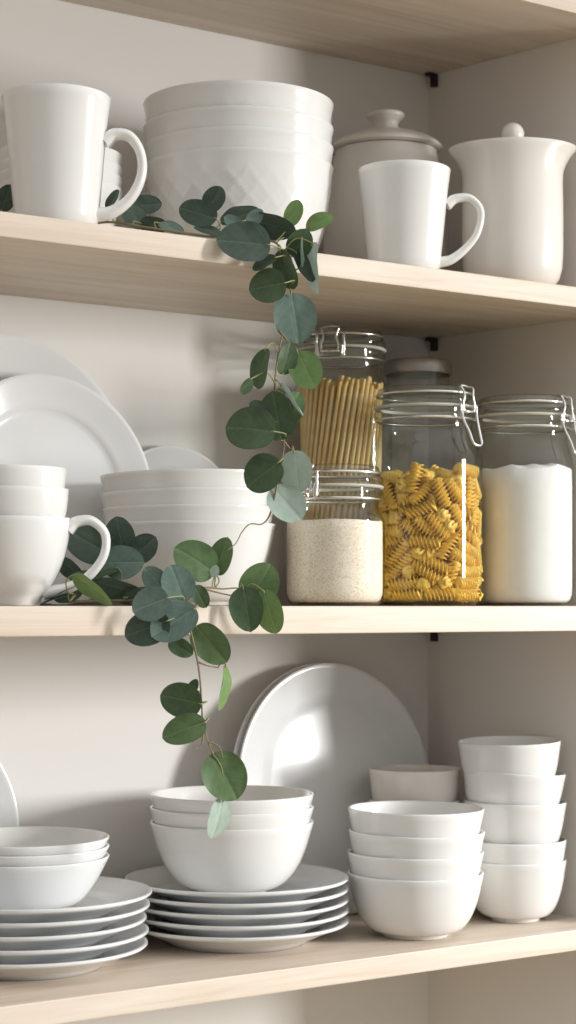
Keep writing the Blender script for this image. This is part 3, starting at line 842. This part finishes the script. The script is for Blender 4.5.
l(352, 338, 46, 32, -50, -0.018, 'g'); l(290, 345, 26, 17, -30, -0.016, 'k'); l(377, 427, 45, 12, -85, -0.018, 'l'); l(290, 452, 42, 33, 170, -0.018, 'k'); l(296, 514, 44, 28, 200, -0.022, 'g')
l(380, 610, 50, 42, -60, -0.024, 'g'); l(367, 697, 40, 18, -100, -0.018, 'p'); l(315, 425, 16, 10, 60, -0.012, 'k')
lo_main = [
    [(*z2(38, 250), 0.066), (*z2(70, 250), 0.056), (*z2(130, 248), 0.042), (*z2(200, 246), 0.022), (*z2(262, 240), 0.006), (*z2(296, 258), -0.008), (*z2(312, 320), -0.014), (*z2(326, 385), -0.016), (*z2(332, 450), -0.018), (*z2(336, 505), -0.019), (*z2(352, 555), -0.020), (*z2(366, 578), -0.021)],
    [(*z2(262, 240), 0.006), (*z2(330, 222), 0.0), (*z2(375, 224), -0.004), (*z2(410, 224), -0.008), (*z2(420, 250), -0.010), (*z2(440, 268), -0.012)],
    [(*z2(330, 222), 0.0), (*z2(385, 236), -0.006), (*z2(415, 238), -0.010)],
    [(*z2(326, 375), -0.016), (*z2(345, 382), -0.018), (*z2(366, 386), -0.018)],
    [(*z2(352, 555), -0.020), (*z2(348, 540), -0.021), (*z2(368, 548), -0.024), (*z2(376, 572), -0.024)],
    [(*z2(336, 520), -0.019), (*z2(332, 545), -0.02), (*z2(320, 556), -0.022)],
    [(*z2(60, 250), 0.050), (*z2(90, 222), 0.055), (*z2(120, 240), 0.050), (*z2(150, 235), 0.045)],
]
xa, _ = at(*[z2(200, 246)[0], 0.022])
sprig('eucalyptus sprig lying behind the mug handle and trailing off the eye level shelf', lo_main, L_, (xa, 0.022, Z_MID + 0.001), 5)

# ------------------------------------------------------------------ light
def area(name, loc, target, size, sy, energy, col):
    d = bpy.data.lights.new(name, 'AREA'); d.shape = 'RECTANGLE'; d.size = size; d.size_y = sy; d.energy = energy; d.color = col
    o = bpy.data.objects.new(name, d); C.objects.link(o); o.location = loc
    o.rotation_euler = (Vector(target) - Vector(loc)).to_track_quat('-Z', 'Y').to_euler()
    return o
kl = area('window_light', (2.20, -1.95, 0.25), (0.0, 0.12, -0.36), 0.36, 0.72, 11.6, (1.0, 0.99, 0.975))
kl.data.spread = math.radians(62)
wd = bpy.data.worlds.new('world'); bpy.context.scene.world = wd; wd.use_nodes = True
nt = wd.node_tree; bg = nt.nodes['Background']; bg.inputs['Strength'].default_value = 1.0
tc = N(nt, 'ShaderNodeTexCoord'); sp = N(nt, 'ShaderNodeSeparateXYZ'); nt.links.new(tc.outputs['Generated'], sp.inputs[0])
ma = N(nt, 'ShaderNodeMath', operation='MULTIPLY_ADD'); ma.inputs[1].default_value = 0.5; ma.inputs[2].default_value = 0.5
nt.links.new(sp.outputs['Z'], ma.inputs[0])
rr = ramp(nt, [(0.12, (0.70, 0.58, 0.40)), (0.44, (0.34, 0.33, 0.31)), (0.62, (0.68, 0.685, 0.685)), (0.75, (1.25, 1.26, 1.26)), (1.0, (1.3, 1.3, 1.3))])
nt.links.new(ma.outputs[0], rr.inputs['Fac']); nt.links.new(rr.outputs['Color'], bg.inputs['Color'])
mb2 = N(nt, 'ShaderNodeMath', operation='MULTIPLY_ADD'); mb2.inputs[1].default_value = 0.42; mb2.inputs[2].default_value = 0.96
nt.links.new(sp.outputs['X'], mb2.inputs[0]); nt.links.new(mb2.outputs[0], bg.inputs['Strength'])   # the window side of the room is brighter

# ------------------------------------------------------------------ camera
cd = bpy.data.cameras.new('camera'); co = bpy.data.objects.new('camera', cd); C.objects.link(co)
co.location = (CX, -CY, 0); co.rotation_euler = (PI / 2, 0, -YAW)
cd.sensor_fit = 'HORIZONTAL'; cd.sensor_width = 36; cd.lens = 36 * F / 576
cd.shift_y = (HY - 512) / 576.0
cd.clip_start = 0.05
cd.dof.use_dof = True; cd.dof.focus_distance = 1.70; cd.dof.aperture_fstop = 14
sc = bpy.context.scene
sc.camera = co
sc.view_settings.view_transform = 'Standard'
sc.view_settings.look = 'None'
sc.view_settings.exposure = 0.0
sc.cycles.transparent_max_bounces = 32
sc.cycles.max_bounces = 10
sc.cycles.caustics_reflective = False
